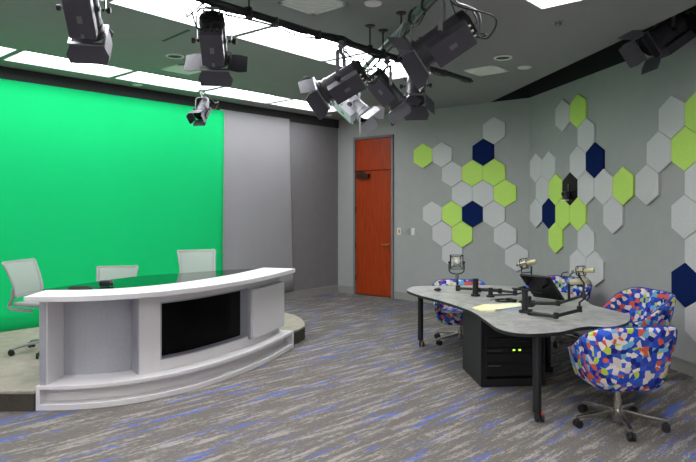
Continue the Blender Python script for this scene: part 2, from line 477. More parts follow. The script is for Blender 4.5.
sheet('green_screen', M_green, (tl(222), tl(220)), (7.95, 7.95), .175, 3.24, .06,
      'bright green screen covering the long wall behind the broadcast desk', 'green screen')

# ------------------------------------------------------------ hexagonal felt panels
def hex_panel(O, d, n_, t, z, w, colour, label, grp):
    r = w / math.sqrt(3) * .992
    p = O + d * t
    o_ang = math.atan2(d.y, d.x)
    poly = [(r * math.sin(k * math.pi / 3), r * math.cos(k * math.pi / 3)) for k in range(6)]
    # local: x along the wall, y up -> rotate so that the extrusion points into the room
    out = (RZ(o_ang) @ Vector((0, -1, 0))).xy.dot(n_) > 0
    Mx = RX(R(90)) if out else RX(R(90)) @ Matrix.Diagonal((1, 1, -1, 1))
    o = MB().prism(poly, .001, .028, m=Mx, bev=.003).build('hexagonal_wall_panel', M_felt[colour] if colour in M_felt else M_niche)
    o.location = (p.x, p.y, z); o.rotation_euler = (0, 0, o_ang)
    return tag(o, label, 'wall panel', grp)
ORD = ['topmost', 'second', 'third', 'fourth', 'fifth', 'sixth', 'seventh', 'eighth']
CNT = ['first', 'second', 'third', 'fourth', 'fifth', 'sixth', 'seventh', 'eighth']
Dset = {0: [(6, 'grey')], 1: [(-1, 'lime'), (1, 'grey'), (5, 'navy')], 2: [(2, 'grey'), (4, 'lime'), (6, 'lime')], 3: [(3, 'grey'), (5, 'grey'), (7, 'lime')],
        4: [(0, 'grey'), (2, 'lime'), (4, 'navy'), (6, 'grey')], 5: [(1, 'grey'), (3, 'lime'), (7, 'grey')], 6: [(2, 'grey'), (8, 'grey')]}
for r_, L_ in Dset.items():
    for j, (k, c) in enumerate(L_):
        lab = f'{c} felt hexagon on the door wall, {ORD[r_]} row' + ('' if len(L_) == 1 else f', {CNT[j]} from the door')
        hex_panel(A, dD, nD, 2.175 + .1935 * k, 2.93 - .3415 * r_, .387, c, lab, 'felt hexagons on the door wall')
Rset = {0: [(4, 'grey'), (6, 'lime')], 1: [(7, 'grey'), (15, 'grey'), (17, 'lime')], 2: [(0, 'grey'), (2, 'grey'), (6, 'grey'), (8, 'navy'), (14, 'grey'), (16, 'lime')],
        3: [(1, 'grey'), (3, 'lime'), (7, 'grey'), (9, 'grey'), (11, 'lime'), (13, 'grey'), (17, 'grey')],
        4: [(0, 'grey'), (2, 'navy'), (4, 'lime'), (6, 'lime'), (10, 'grey'), (16, 'grey')], 5: [(3, 'lime'), (7, 'grey'), (17, 'grey')],
        6: [(6, 'grey'), (8, 'grey'), (16, 'navy')], 7: [(17, 'grey')]}
kt = lambda k: .259 + .1985 * k - (.03 if 6 <= k <= 11 else 0)
for r_, L_ in Rset.items():
    for j, (k, c) in enumerate(L_):
        lab = f'{c} felt hexagon on the long side wall, {ORD[r_] if r_ < 7 else "lowest"} row' + ('' if len(L_) == 1 else f', {CNT[j]} from the corner')
        hex_panel(B, dR, nR, .259 + .1975 * k + (.04 if k > 12 else 0), 2.97 - .345 * r_, .395, c, lab, 'felt hexagons on the long side wall')
hex_t5 = .259 + .1975 * 5
nb = hex_panel(B, dR, nR, hex_t5, 2.97 - .345 * 3, .395, 'black', 'glossy black hexagon holding a small camera, among the felt hexagons', None)
nb.name = 'camera_backplate'; nb['category'] = 'wall panel'
# little remote camera on the black hexagon
ra = math.atan2(dR.y, dR.x)
pc = wallR(hex_t5) + nR * .03
cr = thing('wall_camera', 'small black remote camera fixed on the black hexagon', 'camera', (pc.x, pc.y, 1.85), math.atan2(nR.y, nR.x))
MB().box((.02, 0, .0), (.04, .04, .10), bev=.004).box((.05, 0, -.055), (.08, .09, .012), bev=.003).build('bracket', M_black, cr)
MB().cyl((.05, 0, -.048), (.05, 0, -.02), .03).box((.052, 0, .015), (.075, .075, .075), bev=.015).build('camera_body', M_blackp, cr, smooth=True)
MB().cyl((.088, 0, .015), (.108, 0, .012), .022, .025).build('lens', M_blackflat, cr, smooth=True)
MB().box((.06, 0, -.07), (.05, .10, .018), bev=.004).build('base_light', M_plate, cr)
MB().box((.006, -.02, .1), (.01, .012, .10)).build('conduit', M_grip, cr)

# ------------------------------------------------------------ ceiling fittings
def vent(px, py, s, label):
    p = gnd(px, py, CEIL)
    r_ = thing('ceiling_vent', label, 'vent', (p.x, p.y, CEIL), math.atan2(u.y, u.x), 'ceiling vents')
    b = MB()
    for a in (0, 90, 180, 270): b.box((0, s / 2 - .02, -.006), (s, .04, .012), RZ(R(a)))
    b.build('frame', M_vent, r_)
    b = MB()
    for k in range(9): b.box((0, -s / 2 + .06 + k * (s - .12) / 8, -.004), (s - .06, .02, .01), RZ(0) )
    b.build('louvre', M_vent, r_)
    MB().box((0, 0, -.0015), (s - .04, s - .04, .003)).build('backing', M_vent, r_)
vent(313.5, 3.0, .42, 'square ceiling vent beyond the lighting pipe, near the small round disc')
vent(486.5, 70.3, .42, 'square ceiling vent near the dark round downlight and the end of the pipe')
vent(184, 69, .42, 'square ceiling vent lit green between the two rows of light panels')
for px, py, lab in ((503, 57.3, 'unlit round recessed downlight near the door wall side vent'), (175, 55.8, 'unlit round recessed downlight in the green tinted ceiling')):
    p = gnd(px, py, CEIL)
    r_ = thing('recessed_downlight', lab, 'downlight', (p.x, p.y, CEIL), 0, 'unlit downlights')
    ring = [Vector((math.cos(a) * .092, math.sin(a) * .092, -.004)) for a in [k * math.pi / 16 for k in range(32)]]
    MB().tube(ring, .012, 8, closed=True, smooth=False).build('trim_ring', M_vent, r_, smooth=True)
    MB().cyl((0, 0, -.006), (0, 0, .0), .088, n=32).build('reflector', M_blackflat, r_)
for px, py, rr, lab, m_ in ((524.5, 67.2, .085, 'round beige ceiling disc near the unlit downlight', M_vent), (373, 3.2, .075, 'round beige ceiling disc beside the square vent', M_vent),
                        (137.3, 84.6, .07, 'small round ceiling disc close to the green screen', M_vent), (329, 115, .06, 'small round ceiling disc close to the far corner', M_vent)):
    p = gnd(px, py, CEIL)
    o = MB().cyl((0, 0, -.012), (0, 0, 0), rr * .9, rr, n=28).cyl((0, 0, -.018), (0, 0, -.012), rr * .6, rr * .8, n=28).build('sprinkler_cover', m_, smooth=True)
    o.location = (p.x, p.y, CEIL); tag(o, lab, 'sprinkler cover', 'round ceiling discs')
p = gnd(558, 21.5, CEIL)
r_ = thing('smoke_detector', 'small domed detector on the ceiling close to the separate light panel', 'detector', (p.x, p.y, CEIL))
MB().cyl((0, 0, -.015), (0, 0, 0), .05, n=24).build('base', M_plateg, r_, smooth=True)
MB().sph((0, 0, -.02), .034, sc=(1, 1, .8)).build('dome', M_grip, r_, smooth=True)
# narrow slot in the ceiling
pa, pb = gnd(163, 41, CEIL), gnd(189, 30, CEIL)
c_ = (pa + pb) / 2; dd = (pb - pa)
o = MB().box((0, 0, -.002), (dd.length, .03, .004)).build('slot_diffuser', M_black); o.location = c_; o.rotation_euler = (0, 0, math.atan2(dd.y, dd.x))
tag(o, 'narrow dark air slot in the ceiling between the two light rows', 'vent')

# ------------------------------------------------------------ stage platform
base_pts = [Vector(p) for p in ((-2.68, 5.055, 0), (-2.22, 5.09, 0), (-1.80, 5.27, 0), (-1.42, 5.62, 0), (-1.13, 6.07, 0), (-.88, 6.60, 0), (-.65, 7.32, 0))]
dense = catmull(base_pts, 12)
cum = [0]
for a, b_ in zip(dense, dense[1:]): cum.append(cum[-1] + (b_ - a).length)
LEN = cum[-1]
def C(s, off=0.0):
    s = max(0, min(LEN, s)); i = 0
    while i < len(cum) - 2 and cum[i + 1] < s: i += 1
    f = (s - cum[i]) / (cum[i + 1] - cum[i]); p = dense[i].lerp(dense[i + 1], f)
    def tan(j): return (dense[min(len(dense) - 1, j + 1)] - dense[max(0, j - 1)]).normalized()
    t = tan(i).lerp(tan(i + 1), f).normalized()
    return Vector((p.x - t.y * off, p.y + t.x * off, 0))
def s_at(px, off):
    lo, hi = 0, LEN
    g = lambda s: C(s, off).x / C(s, off).y * F + CX
    for _ in range(40):
        m_ = (lo + hi) / 2
        if g(m_) < px: lo = m_
        else: hi = m_
    return (lo + hi) / 2
def slab(mb, s0, s1, o0, o1, z0, z1, n=None):
    n = n or max(1, int((s1 - s0) / .06))
    rows = []
    for i in range(n + 1):
        s = s0 + (s1 - s0) * i / n
        a, b_ = C(s, o0), C(s, o1)
        rows.append([Vector((a.x, a.y, z0)), Vector((b_.x, b_.y, z0)), Vector((b_.x, b_.y, z1)), Vector((a.x, a.y, z1))])
    V = [[mb.bm.verts.new(p) for p in r] for r in rows]
    for i in range(n):
        for j in range(4): mb.bm.faces.new((V[i][j], V[i][(j + 1) % 4], V[i + 1][(j + 1) % 4], V[i + 1][j]))
    mb.bm.faces.new(V[0]); mb.bm.faces.new(V[-1][::-1])
    return mb
PZ = .173
pp = [Vector((-5.35, 5.035, 0)), Vector((-2.60, 5.045, 0))] + [C(.10 + (LEN - .10) * k / 20, .133) for k in range(21)]
pp += [Vector(p + (0,)) for p in ((-.70, 7.42), (-.62, 7.56), (-.55, 7.78), (-.575, 8.05), (-.64, 8.32), (-.745, 8.55), (-.91, 8.76), (-1.2, 9.0), (-1.6, 9.21), (-2.05, 9.31), (-2.45, 9.35))]
w1 = wallL(3.62); pp += [Vector((w1.x + nL.x * .012, w1.y + nL.y * .012, 0))]
w2 = E1 + nL * .012
pp += [Vector((w2.x + .02, w2.y, 0))]
stage = thing('stage_platform', 'low curved carpeted riser that the broadcast desk and task chairs stand on', 'stage', (0, 0, 0))
poly = [(p.x, p.y) for p in pp]
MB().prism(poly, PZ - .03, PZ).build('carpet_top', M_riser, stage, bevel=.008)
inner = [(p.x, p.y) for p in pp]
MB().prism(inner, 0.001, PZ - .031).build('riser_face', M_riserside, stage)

# ------------------------------------------------------------ broadcast desk
desk = thing('broadcast_desk', 'white curved news desk with brushed metal panels, black glass top and inset screen', 'desk', (0, 0, 0))
b = MB(); s0 = .09
slab(b, s0, LEN, 0, .45, .1735, .205); slab(b, s0, LEN, 0, .13, 0.002, .05); slab(b, s0, LEN, .11, .13, .05, .1735)
slab(b, s0, s0 + .035, 0, .13, .05, .1735); slab(b, LEN - .035, LEN, 0, .13, .05, .1735)
b.build('plinth', M_white, desk, bevel=.003)
OB = .15
sL = .11
s1, s2, s3, s4, s5 = s_at(138.6, OB), s_at(160.3, OB), s_at(248, OB), s_at(279.5, OB), s_at(284, .09)
slab(MB(), sL, sL + .055, .02, .34, .205, .905).build('side_panel', M_alu, desk, bevel=.002)
slab(MB(), sL + .056, sL + .066, .024, .34, .205, .905).build('side_lining', M_white, desk)
slab(MB(), sL + .06, s1 + .03, .34, .36, .205, .905).build('back_panel', M_alu, desk)
b = MB()
slab(b, s1, s2, OB, .30, .205, .905); slab(b, s2, s3, OB, .30, .825, .905); slab(b, s2, s3, OB, .30, .205, .30); slab(b, s3, s4, OB, .30, .205, .905)
b.build('screen_surround', M_white, desk, bevel=.002)
b = MB()
slab(b, s1 - .012, s1 + .004, OB - .004, .34, .205, .87)
slab(b, s2, s2 + .012, OB - .003, .27, .30, .825); slab(b, s3 - .012, s3, OB - .003, .27, .30, .825)
slab(b, s2, s3, OB - .003, .27, .30, .312); slab(b, s2, s3, OB - .003, .27, .813, .825)
b.build('metal_trim', M_alu, desk)
slab(MB(), s2 + .012, s3 - .012, .24, .27, .312, .813).build('screen', M_screen, desk)
slab(MB(), s3 + .002, s5, .085, .12, .285, .80).build('front_panel', M_white, desk, bevel=.004)
b = MB(); slab(b, s3, s5 + .006, .12, .148, .275, .81); b.build('panel_edge', M_alu, desk)
slab(MB(), s1, s4, .36, .38, .18, .905).build('rear_board', M_white, desk)
slab(MB(), 0, LEN, -.02, .40, .905, .95).build('countertop', M_white, desk, bevel=.003)
gp = [C(LEN * k / 24, .395) for k in range(25)]
bk_ = catmull([Vector(p + (0,)) for p in ((-1.07, 7.30), (-1.35, 7.18), (-1.77, 6.86), (-2.23, 6.5), (-2.50, 5.98), (-2.735, 5.47))], 5)
MB().prism([(p.x, p.y) for p in gp] + [(p.x, p.y) for p in bk_], .93, .953).build('glass_top', M_glass, desk)
MB().prism([(p.x * 1 , p.y) for p in gp[2:-3]] + [(p.x, p.y - .02) for p in bk_[3:-4]], .905, .929).build('glass_support', M_blackflat, desk)

# things on the desk
p = gnd(105, 286.5, .953)
r_ = thing('desk_microphone', 'small black rounded gadget lying on the news desk glass edge', 'gadget', p, R(20))
MB().box((0, 0, .03), (.10, .06, .055), bev=.018).build('body', M_blackflat, r_, smooth=True)
MB().cyl((.045, 0, .032), (.07, 0, .036), .028, .034).build('end_ring', M_blackp, r_, smooth=True)
p = gnd(80, 289.2, .951)
coil = [Vector((math.cos(a) * (.11 - .004 * a / 6.28), math.sin(a) * .05, .006 + .005 * a / 6.28)) for a in [k * .5 for k in range(36)]]
o = MB().tube(coil + [Vector((.2, .03, .006)), Vector((.24, .0, .006))], .004, 6).build('cable_coil', M_cable, smooth=True); o.location = p
tag(o, 'small flat coil of thin black cable lying on the news desk', 'cable')

# ------------------------------------------------------------ mesh task chairs
def task_chair(name, label, loc, rz, lift, grp):
    r_ = thing(name, label, 'chair', loc, rz, grp)
    # local +x is the way it faces
    b = MB(); b.cyl((0, 0, .07), (0, 0, .13), .035).build('hub', M_frame, r_, smooth=True)
    for k in range(5):
        a = R(72 * k + 10); d = Vector((math.cos(a), math.sin(a), 0))
        b = MB(); b.tube([d * .03 + Vector((0, 0, .11)), d * .18 + Vector((0, 0, .095)), d * .32 + Vector((0, 0, .065))], .016, 8)
        lg = b.build('leg', M_frame, r_, smooth=True)
        c = d * .32; side = Vector((-d.y, d.x, 0))
        b = MB()
        for sg in (-1, 1): b.cyl(c + side * (.012 * sg) + Vector((0, 0, .03)), c + side * (.028 * sg) + Vector((0, 0, .03)), .03)
        b.cyl(c + Vector((0, 0, .03)), c + Vector((0, 0, .065)), .01).build('caster', M_blackflat, lg, smooth=True)
    h = .44 + lift
    MB().cyl((0, 0, .12), (0, 0, h - .04), .022).cyl((0, 0, h - .07), (0, 0, h - .02), .05).build('seat_post', M_seatmetal, r_, smooth=True)
    # seat: rounded cushion
    rows = []
    for i in range(9):
        f = i / 8; x = -.22 + .46 * f
        w = .235 - .03 * (2 * f - 1) ** 4
        rows.append([Vector((x, w * (2 * j / 8 - 1), h + .02 - .03 * max(0, f - .75) * 4 * .4 + .012 * (2 * j / 8 - 1) ** 2)) for j in range(9)])
    o = MB().grid(rows).build('seat', M_frame, r_, smooth=True)
    md = o.modifiers.new('t', 'SOLIDIFY'); md.thickness = .045; md.offset = 0
    md = o.modifiers.new('b', 'BEVEL'); md.width = .015; md.segments = 2
    # backrest: curved mesh in a frame, leaning back
    def bp(f, g):                       # f 0 bottom..1 top, g -1..1
        z = h + .10 + .35 * f
        x = -.24 - .05 * math.sin(f * 2.6) * 0 - .13 * f ** 1.6 + .035 * (1 - f) * 0 + .045 * g * g
        w = .195 + .03 * f
        return Vector((x, w * g, z))
    rows = [[bp(f / 10, g / 5 - 1) for g in range(11)] for f in range(11)]
    o = MB().grid(rows).build('backrest', M_mesh, r_, smooth=True)
    md = o.modifiers.new('t', 'SOLIDIFY'); md.thickness = .012; md.offset = 0
    border = [bp(0, g / 4) for g in range(-4, 5)] + [bp(f / 6, 1) for f in range(1, 6)] + [bp(1, g / 4) for g in range(4, -5, -1)] + [bp(f / 6, -1) for f in range(5, 0, -1)]
    MB().tube(border, .012, 8, closed=True).build('backrest_frame', M_frame, r_, smooth=True)
    b = MB()
    for sg in (-1, 1):
        b.tube([bp(.25, sg) + Vector((-.01, 0, 0)), bp(0, sg) + Vector((-.05, 0, -.02)), Vector((-.28, .19 * sg, h + .0)), Vector((-.2, .2 * sg, h - .025)), Vector((.0, .2 * sg, h - .03))], .017, 8)
    b.build('side_bracket', M_frame, r_, smooth=True)
    return r_
task_chair('task_chair', 'grey mesh task chair turned sideways at the end of the news desk', (-3.17, 6.40, PZ), R(-12), .05, 'grey mesh task chairs behind the news desk')
task_chair('task_chair', 'lowest set grey mesh task chair, behind the middle of the news desk', (-2.69, 6.95, PZ), R(-80), -.09, 'grey mesh task chairs behind the news desk')
task_chair('task_chair', 'grey mesh task chair behind the news desk, beside the grey backdrop edge', (-1.76, 7.28, PZ), R(-68), .08, 'grey mesh task chairs behind the news desk')

# ------------------------------------------------------------ studio lights
def pt_rot(p, M_): return M_ @ Vector(p)
def studio_light(label, loc, yaw, pitch, sc=1.0, yoke_top=.28, body=None, box=None, flaps=(50, 50, 35, 35), grp='studio lights with barn doors', roll=0, cable=True, tagm=True, hang_to=None):
    """beam along local +x; yaw about z, pitch down; yoke stays upright; flaps are opening angles of top, bottom and the two sides"""
    body = body or M_blackp; box = box or M_flap
    r_ = thing('studio_light', label, 'studio light', loc, yaw, grp)
    P = RY(pitch) @ RX(roll) @ Matrix.Scale(sc, 4)
    b = MB()
    b.cyl((-.15, 0, 0), (.15, 0, 0), .092, n=28, m=P).cyl((.15, 0, 0), (.175, 0, 0), .104, n=28, m=P).cyl((.1, 0, 0), (.12, 0, 0), .098, n=28, m=P).cyl((-.02, 0, 0), (-.005, 0, 0), .097, n=28, m=P)
    b.build('barrel', body, r_, smooth=True)
    b = MB(); b.cyl((-.2, 0, 0), (-.15, 0, 0), .088, .094, n=28, m=P)
    for k in range(6):
        b.box((-.205, 0, -.06 + k * .024), (.012, .12, .008), m=P)
    b.build('rear_cap', M_blackflat, r_, smooth=True)
    hd = [Vector((-.2, -.05, .03)), Vector((-.25, -.05, .035)), Vector((-.25, .05, .035)), Vector((-.2, .05, .03))]
    MB().tube(hd, .007, 8, m=P).build('rear_handle', M_grip, r_, smooth=True)
    bx = MB().box((-.03, 0, -.125), (.27, .16, .075), m=P, bev=.006).build('power_box', box, r_)
    b = MB()
    b.box((-.03, 0, -.164), (.05, .03, .003), m=P).build('data_label', M_grip, bx)
    b = MB()
    for k in range(3): b.cyl((-.165, -.045 + k * .04, -.12), (-.185, -.045 + k * .04, -.12), .011, n=12, m=P)
    b.build('connector', M_chrome, bx, smooth=True)
    MB().cyl((.172, 0, 0), (.18, 0, 0), .09, n=28, m=P).build('lens', M_screen, r_, smooth=True)
    # square holder and four flaps
    b = MB()
    for a in (0, 90, 180, 270): b.box((.185, 0, .102), (.012, .216, .02), m=P @ RX(R(a)))
    b.build('barn_door_frame', M_grip, r_)
    for k, op in enumerate(flaps):
        side = k >= 2
        hw0, hw1, ln = (.10, .13, .125) if not side else (.10, .108, .13)
        Mf = P @ RX(R((0, 180, 90, 270)[k])) @ T(.19, 0, .104) @ RY(R(-op))
        f = MB()
        f.prism([(0, -hw0), (ln * .55, -hw1), (ln, -hw1 * .86), (ln, hw1 * .86), (ln * .55, hw1), (0, hw0)], -.0015, .0015, m=Mf)
        f.cyl((0, -hw0, 0), (0, hw0, 0), .005, n=8, m=Mf)
        f.build('barn_door', M_flap if body is not M_silver else M_silver, r_)
    # yoke, upright
    top = yoke_top; hw = .125 * sc
    b = MB()
    pts = [Vector((0, -hw, -.01)), Vector((0, -hw, top - .03)), Vector((0, -hw + .03, top)), Vector((0, hw - .03, top)), Vector((0, hw, top - .03)), Vector((0, hw, -.01))]
    for a, c in zip(pts, pts[1:]):
        mid = (a + c) / 2; d = c - a
        ang_ = math.atan2(d.z, d.y)
        b.box((0, 0, 0), (.03 * sc, d.length + .006, .008), m=T(*mid) @ RX(ang_))
    b.build('yoke', M_grip, r_)
    for sg in (-1, 1):
        MB().cyl((0, sg * (hw - .02), 0), (0, sg * (hw + .03), 0), .011, n=12).cyl((0, sg * (hw + .010), 0), (0, sg * (hw + .035), 0), .022, n=10).build('knob', M_blackflat, r_, smooth=True)
    b = MB(); b.cyl((0, 0, top), (0, 0, top + .05), .012, n=12).box((0, 0, top + .07), (.05, .04, .07), bev=.006)
    b.cyl((-.04, 0, top + .06), (.05, 0, top + .06), .009, n=10)
    b.build('clamp', M_grip, r_)
    if hang_to:
        MB().cyl((0, 0, top + .1), (0, 0, hang_to), .014, n=12).cyl((0, 0, hang_to - .012), (0, 0, hang_to), .05, n=16).build('drop_rod', M_black, r_, smooth=True)
    if cable:
        e = Vector((-.185 * sc, .04, -.12 * sc)); q = RY(pitch) @ e
        b = MB(); b.tube([q, q + Vector((-.08, .04, -.02)), q + Vector((-.12, .08, .1)), Vector((-.1, hw + .05, top * .6)), Vector((-.03, .05, top + .05)), Vector((.02, .0, top + .1))], .006, 8)
        b.tube([q + Vector((0, -.05, 0)), q + Vector((-.06, -.06, .03)), Vector((-.14, -hw, .1)), Vector((-.05, -hw * .5, top)), Vector((0, 0, top + .08))], .005, 8)
        b.build('power_cord', M_cable, r_, smooth=True)
    if tagm:
        MB().box((.09, .0, -.1655 * sc), (.03, .02, .004), m=RY(pitch)).build('sticker', M_yellow if label.startswith('dark studio light beside') else M_grip, r_)
    return r_

PIPE = 3.17
pdir = Vector((.655, .756)).normalized()
pipe0 = gnd(240, 10.3, PIPE).xy; pend = gnd(470, 80.5, PIPE).xy
pd = (pend - pipe0).normalized(); pst = pipe0 - pd * 3.2
grid = thing('lighting_pipe', 'long black ceiling pipe carrying the studio lights', 'pipe', (0, 0, 0))
MB().cyl((pst.x, pst.y, PIPE), (pend.x, pend.y, PIPE), .028, n=16).build('tube', M_black, grid, smooth=True)
def on_pipe(px):
    k = (px - CX) / F; t = (k * pipe0.y - pipe0.x) / (pd.x - k * pd.y); return pipe0 + pd * t
for px in (249, 370, 383):
    p = on_pipe(px)
    MB().cyl((p.x, p.y, PIPE - .04), (p.x, p.y, CEIL), .008, n=10).cyl((p.x, p.y, CEIL - .012), (p.x, p.y, CEIL), .04, .05, n=16).box((p.x, p.y, PIPE), (.05, .07, .075)).build('hanger', M_black, grid, smooth=True)
for px in (275, 318, 343, 397, 412, 444):
    p = on_pipe(px)
    MB().box((p.x, p.y, PIPE - .01), (.06, .06, .07), m=I4, bev=.008).build('clamp', M_blackp, grid)
b = MB()
q0 = pipe0 - pd * 3; pts = []
for k in range(26):
    q = q0 + pd * (k * .26); pts.append(Vector((q.x + random.uniform(-.035, .035), q.y + random.uniform(-.03, .03), PIPE + random.uniform(-.05, .03))))
b.tube(pts, .009, 8); b.tube([p + Vector((random.uniform(-.03, .03), 0, random.uniform(-.045, .02))) for p in pts[::-1]], .007, 8)
b.build('taped_cable', M_cable, grid, smooth=True)
# crossing pipe
cross = thing('lighting_pipe', 'greenish crossing pipe wrapped in cables above the light cluster', 'pipe', (0, 0, 0))
x0 = gnd(441, -14, 3.26); x1 = gnd(378, 53, 3.26); x2 = x1 + (x1 - x0).normalized() * .75; x00 = x0 - (x1 - x0).normalized() * 1.6
MB().cyl(x00, x2, .026, n=16).build('tube', M_cableg, cross, smooth=True)
b = MB(); pts = []
for k in range(60):
    f = k / 59; q = x00.lerp(x2, f); a = k * 1.3
    pts.append(q + Vector((math.cos(a) * .037, 0, math.sin(a) * .037)))
b.tube(pts[:34], .009, 6); b.tube([x00.lerp(x2, f / 12) + Vector((.03, 0, -.045 + random.uniform(-.02, .015))) for f in range(13)], .01, 6)
b.build('wrapped_cable', M_cable, cross, smooth=True)
p = x00.lerp(x2, .45)
for f in (.2, .62, .93):
    p = x00.lerp(x2, f); MB().cyl((p.x, p.y, p.z), (p.x, p.y, CEIL), .008, n=10).cyl((p.x, p.y, CEIL - .01), (p.x, p.y, CEIL), .045, n=16).build('hanger', M_black, cross, smooth=True)
# short pipe over the nearest light, out of the frame
sp = thing('lighting_pipe', 'short black pipe above the studio light nearest the green screen edge', 'pipe', (0, 0, 0))
MB().cyl((-1.98, 4.22, 3.245), (-1.2, 3.5, 3.245), .026, n=16).build('tube', M_black, sp, smooth=True)
MB().cyl((-1.55, 3.823, 3.24), (-1.55, 3.823, CEIL), .01, n=10).build('hanger', M_black, sp)

studio_light('large dark studio light hanging alone over the end of the news desk', dep(84, 9, 4.15), R(102), R(40), 1.1, .26, flaps=(22, 16, 6, 6))
studio_light('dark studio light with side flaps spread wide, hung from the long pipe over the desk', dep(214, 41, 4.50), R(96), R(40), 1.0, .24, flaps=(14, 14, 84, 84))
studio_light('small distant studio light pointing back from the edge of the green screen', dep(202, 109, 8.9), R(-105), R(48), .8, .17, flaps=(25, 15, 30, 15), hang_to=CEIL - (1.7 + 98 * 8.9 / 610))
studio_light('dark studio light at the outer end of the cluster, aimed at the desk', dep(341, 82, 5.4), R(168), R(28), 1.08, .26, flaps=(45, 30, 20, 20), roll=R(45))
studio_light('silver white studio light hanging lowest in the cluster', dep(355, 106, 6.2), R(-25), R(42), .9, .30, body=M_silver, box=M_silver, flaps=(35, 40, 30, 40), roll=R(-35))
studio_light('dark studio light beside the silver one with its control panel showing', dep(387, 90, 5.95), R(12), R(48), 1.0, .22, flaps=(40, 30, 30, 30), roll=R(-50))
studio_light('black studio light lowest under the big one, flaps folded together', dep(416, 86, 6.4), R(-100), R(62), 1.05, .24, flaps=(50, 45, 40, 40))
studio_light('biggest looking dark studio light at the upper end of the cluster, with looping cable', dep(442, 40, 4.25), R(166), R(32), 1.08, .30, flaps=(50, 30, 35, 45), roll=R(48))
studio_light('unlit studio light hidden in the dark gap above the hexagon wall', dep(664, 34, 6.05), R(185), R(35), 1.2, .30, flaps=(40, 40, 35, 35), hang_to=HI - (1.7 + 172 * 6.05 / 610))
# looping cable from the big light
o = MB().tube([dep(464, 48, 4.2), dep(475, 42, 4.18), dep(480, 28, 4.15), dep(478, 13, 4.15), dep(466, 6, 4.1), dep(456, 2, 4.0), dep(450, -12, 3.95), dep(446, -18, 3.9)], .009, 8).build('looping_cable', M_cablegrey, smooth=True)
tag(o, 'grey power cable looping down to the big studio light', 'cable')
o = MB().tube([x00.lerp(x2, .72) + Vector((.03, 0, -.02)), dep(404, 22, 4.9), dep(399, 38, 5.0), dep(404, 50, 5.05), dep(413, 46, 5.05), dep(411, 30, 5.0), dep(416, 18, 4.9), dep(413, 8, 4.9)], .008, 8).build('hanging_cable', M_cablegrey, smooth=True)
tag(o, 'slack grey cable bunched where the two pipes cross', 'cable')

for k, (pts, lab) in enumerate((((( 343, 50, 5.5), (352, 58, 5.5), (360, 66, 5.6), (371, 70, 5.9), (378, 64, 6.0), (383, 54, 6.1)), 'thin cable sagging between the clamps over the outer light'),
                                (((345, 49, 5.6), (356, 54, 5.7), (366, 62, 5.9), (364, 74, 6.1), (357, 84, 6.2), (352, 94, 6.25)), 'thin cable dropping to the silver light in the cluster'),
                                (((397, 60, 6.2), (401, 52, 5.6), (408, 46, 5.3), (404, 36, 5.1), (409, 26, 4.9), (418, 24, 4.6), (424, 14, 4.4)), 'thick slack cable behind the flaps of the biggest light'))):
    o = MB().tube([dep(*p) for p in pts], (.006, .005, .010)[k], 8).build('hanging_cable', (M_cable, M_cablegrey, M_cable)[k], smooth=True)
    tag(o, lab, 'cable')

# ------------------------------------------------------------ round-lobed work table
TZ = .72
outline = [(407, 290), (419.5, 295), (432.5, 298.3), (445.5, 302), (461, 307), (474, 312.3), (487, 321), (497, 327.8), (509.5, 331.6), (531, 333.4), (559.5, 331.6), (579, 327.2),
           (592, 326), (607.5, 326.6), (622, 324.4), (630, 319), (625, 313.5), (606, 308.5), (592, 304.7), (584, 299.5), (571, 294), (552, 290.5), (532, 288), (514.5, 286.8), (487, 285.2), (460, 285.2), (439, 285.6), (426, 285.9), (413, 286.6)]
tp = [Vector(gnd(x, y, TZ).xy.to_3d()) for x, y in outline]
tps = catmull(tp, 5, True)
table = thing('lobed_table', 'wavy edged table with grey stone laminate top and black legs', 'table', (1.6, 6.0, 0))
off_ = Vector((1.6, 6.0))
pl_ = [((p.x - off_.x), (p.y - off_.y)) for p in tps]
MB().prism(pl_, TZ - .004, TZ).build('tabletop', M_lam, table)
MB().prism([(x * 1.0, y * 1.0) for x, y in pl_], TZ - .03, TZ - .0041).build('edge_band', M_top_edge, table)
def tleg(px, py, sw=0):
    q = gnd(px, py, 0); x, y = q.x - off_.x, q.y - off_.y
    lg = MB().cyl((x, y, .075), (x, y, TZ - .031), .034, n=20).build('leg', M_black, table, smooth=True)
    MB().box((x, y, TZ - .038), (.14, .14, .012)).build('mounting_plate', M_black, lg)
    b = MB()
    for s_ in (-1, 1): b.cyl((x + s_ * .01 + .012, y - .02, .036), (x + s_ * .03 + .012, y - .02, .036), .036, n=20)
    b.cyl((x, y, .05), (x, y, .09), .02).build('caster', M_blackflat, lg, smooth=True)
    MB().box((x + .03, y - .035, .065), (.02, .02, .012)).build('brake_tab', M_red, lg)
tleg(537, 421); tleg(420.5, 346); tleg(547.5, 372)

# equipment rack beneath
rk = thing('equipment_rack', 'black server rack cabinet standing under the grey table', 'equipment rack', (1.245, 5.70, 0), R(4))
RWd, RDp, RHt = .62, .66, .66
MB().box((.012, RDp / 2 + .012, RHt / 2 + .004), (.024, RDp, RHt), bev=.003).build('side_panel', M_black, rk)
MB().box((RWd - .012, RDp / 2 + .012, RHt / 2 + .004), (.024, RDp, RHt), bev=.003).build('side_panel', M_black, rk)
MB().box((RWd / 2, RDp / 2 + .012, RHt - .006), (RWd, RDp, .024)).build('top_panel', M_black, rk)
MB().box((RWd / 2, RDp / 2 + .012, .04), (RWd - .05, RDp, .07)).build('plinth', M_black, rk)
MB().box((RWd / 2, RDp - .0, RHt / 2), (RWd - .05, .02, RHt - .05)).build('rear_panel', M_blackflat, rk)
for x in (.045, RWd - .045): MB().box((x, .035, RHt / 2), (.03, .02, RHt - .04)).build('rack_rail', M_black, rk)
z = .09
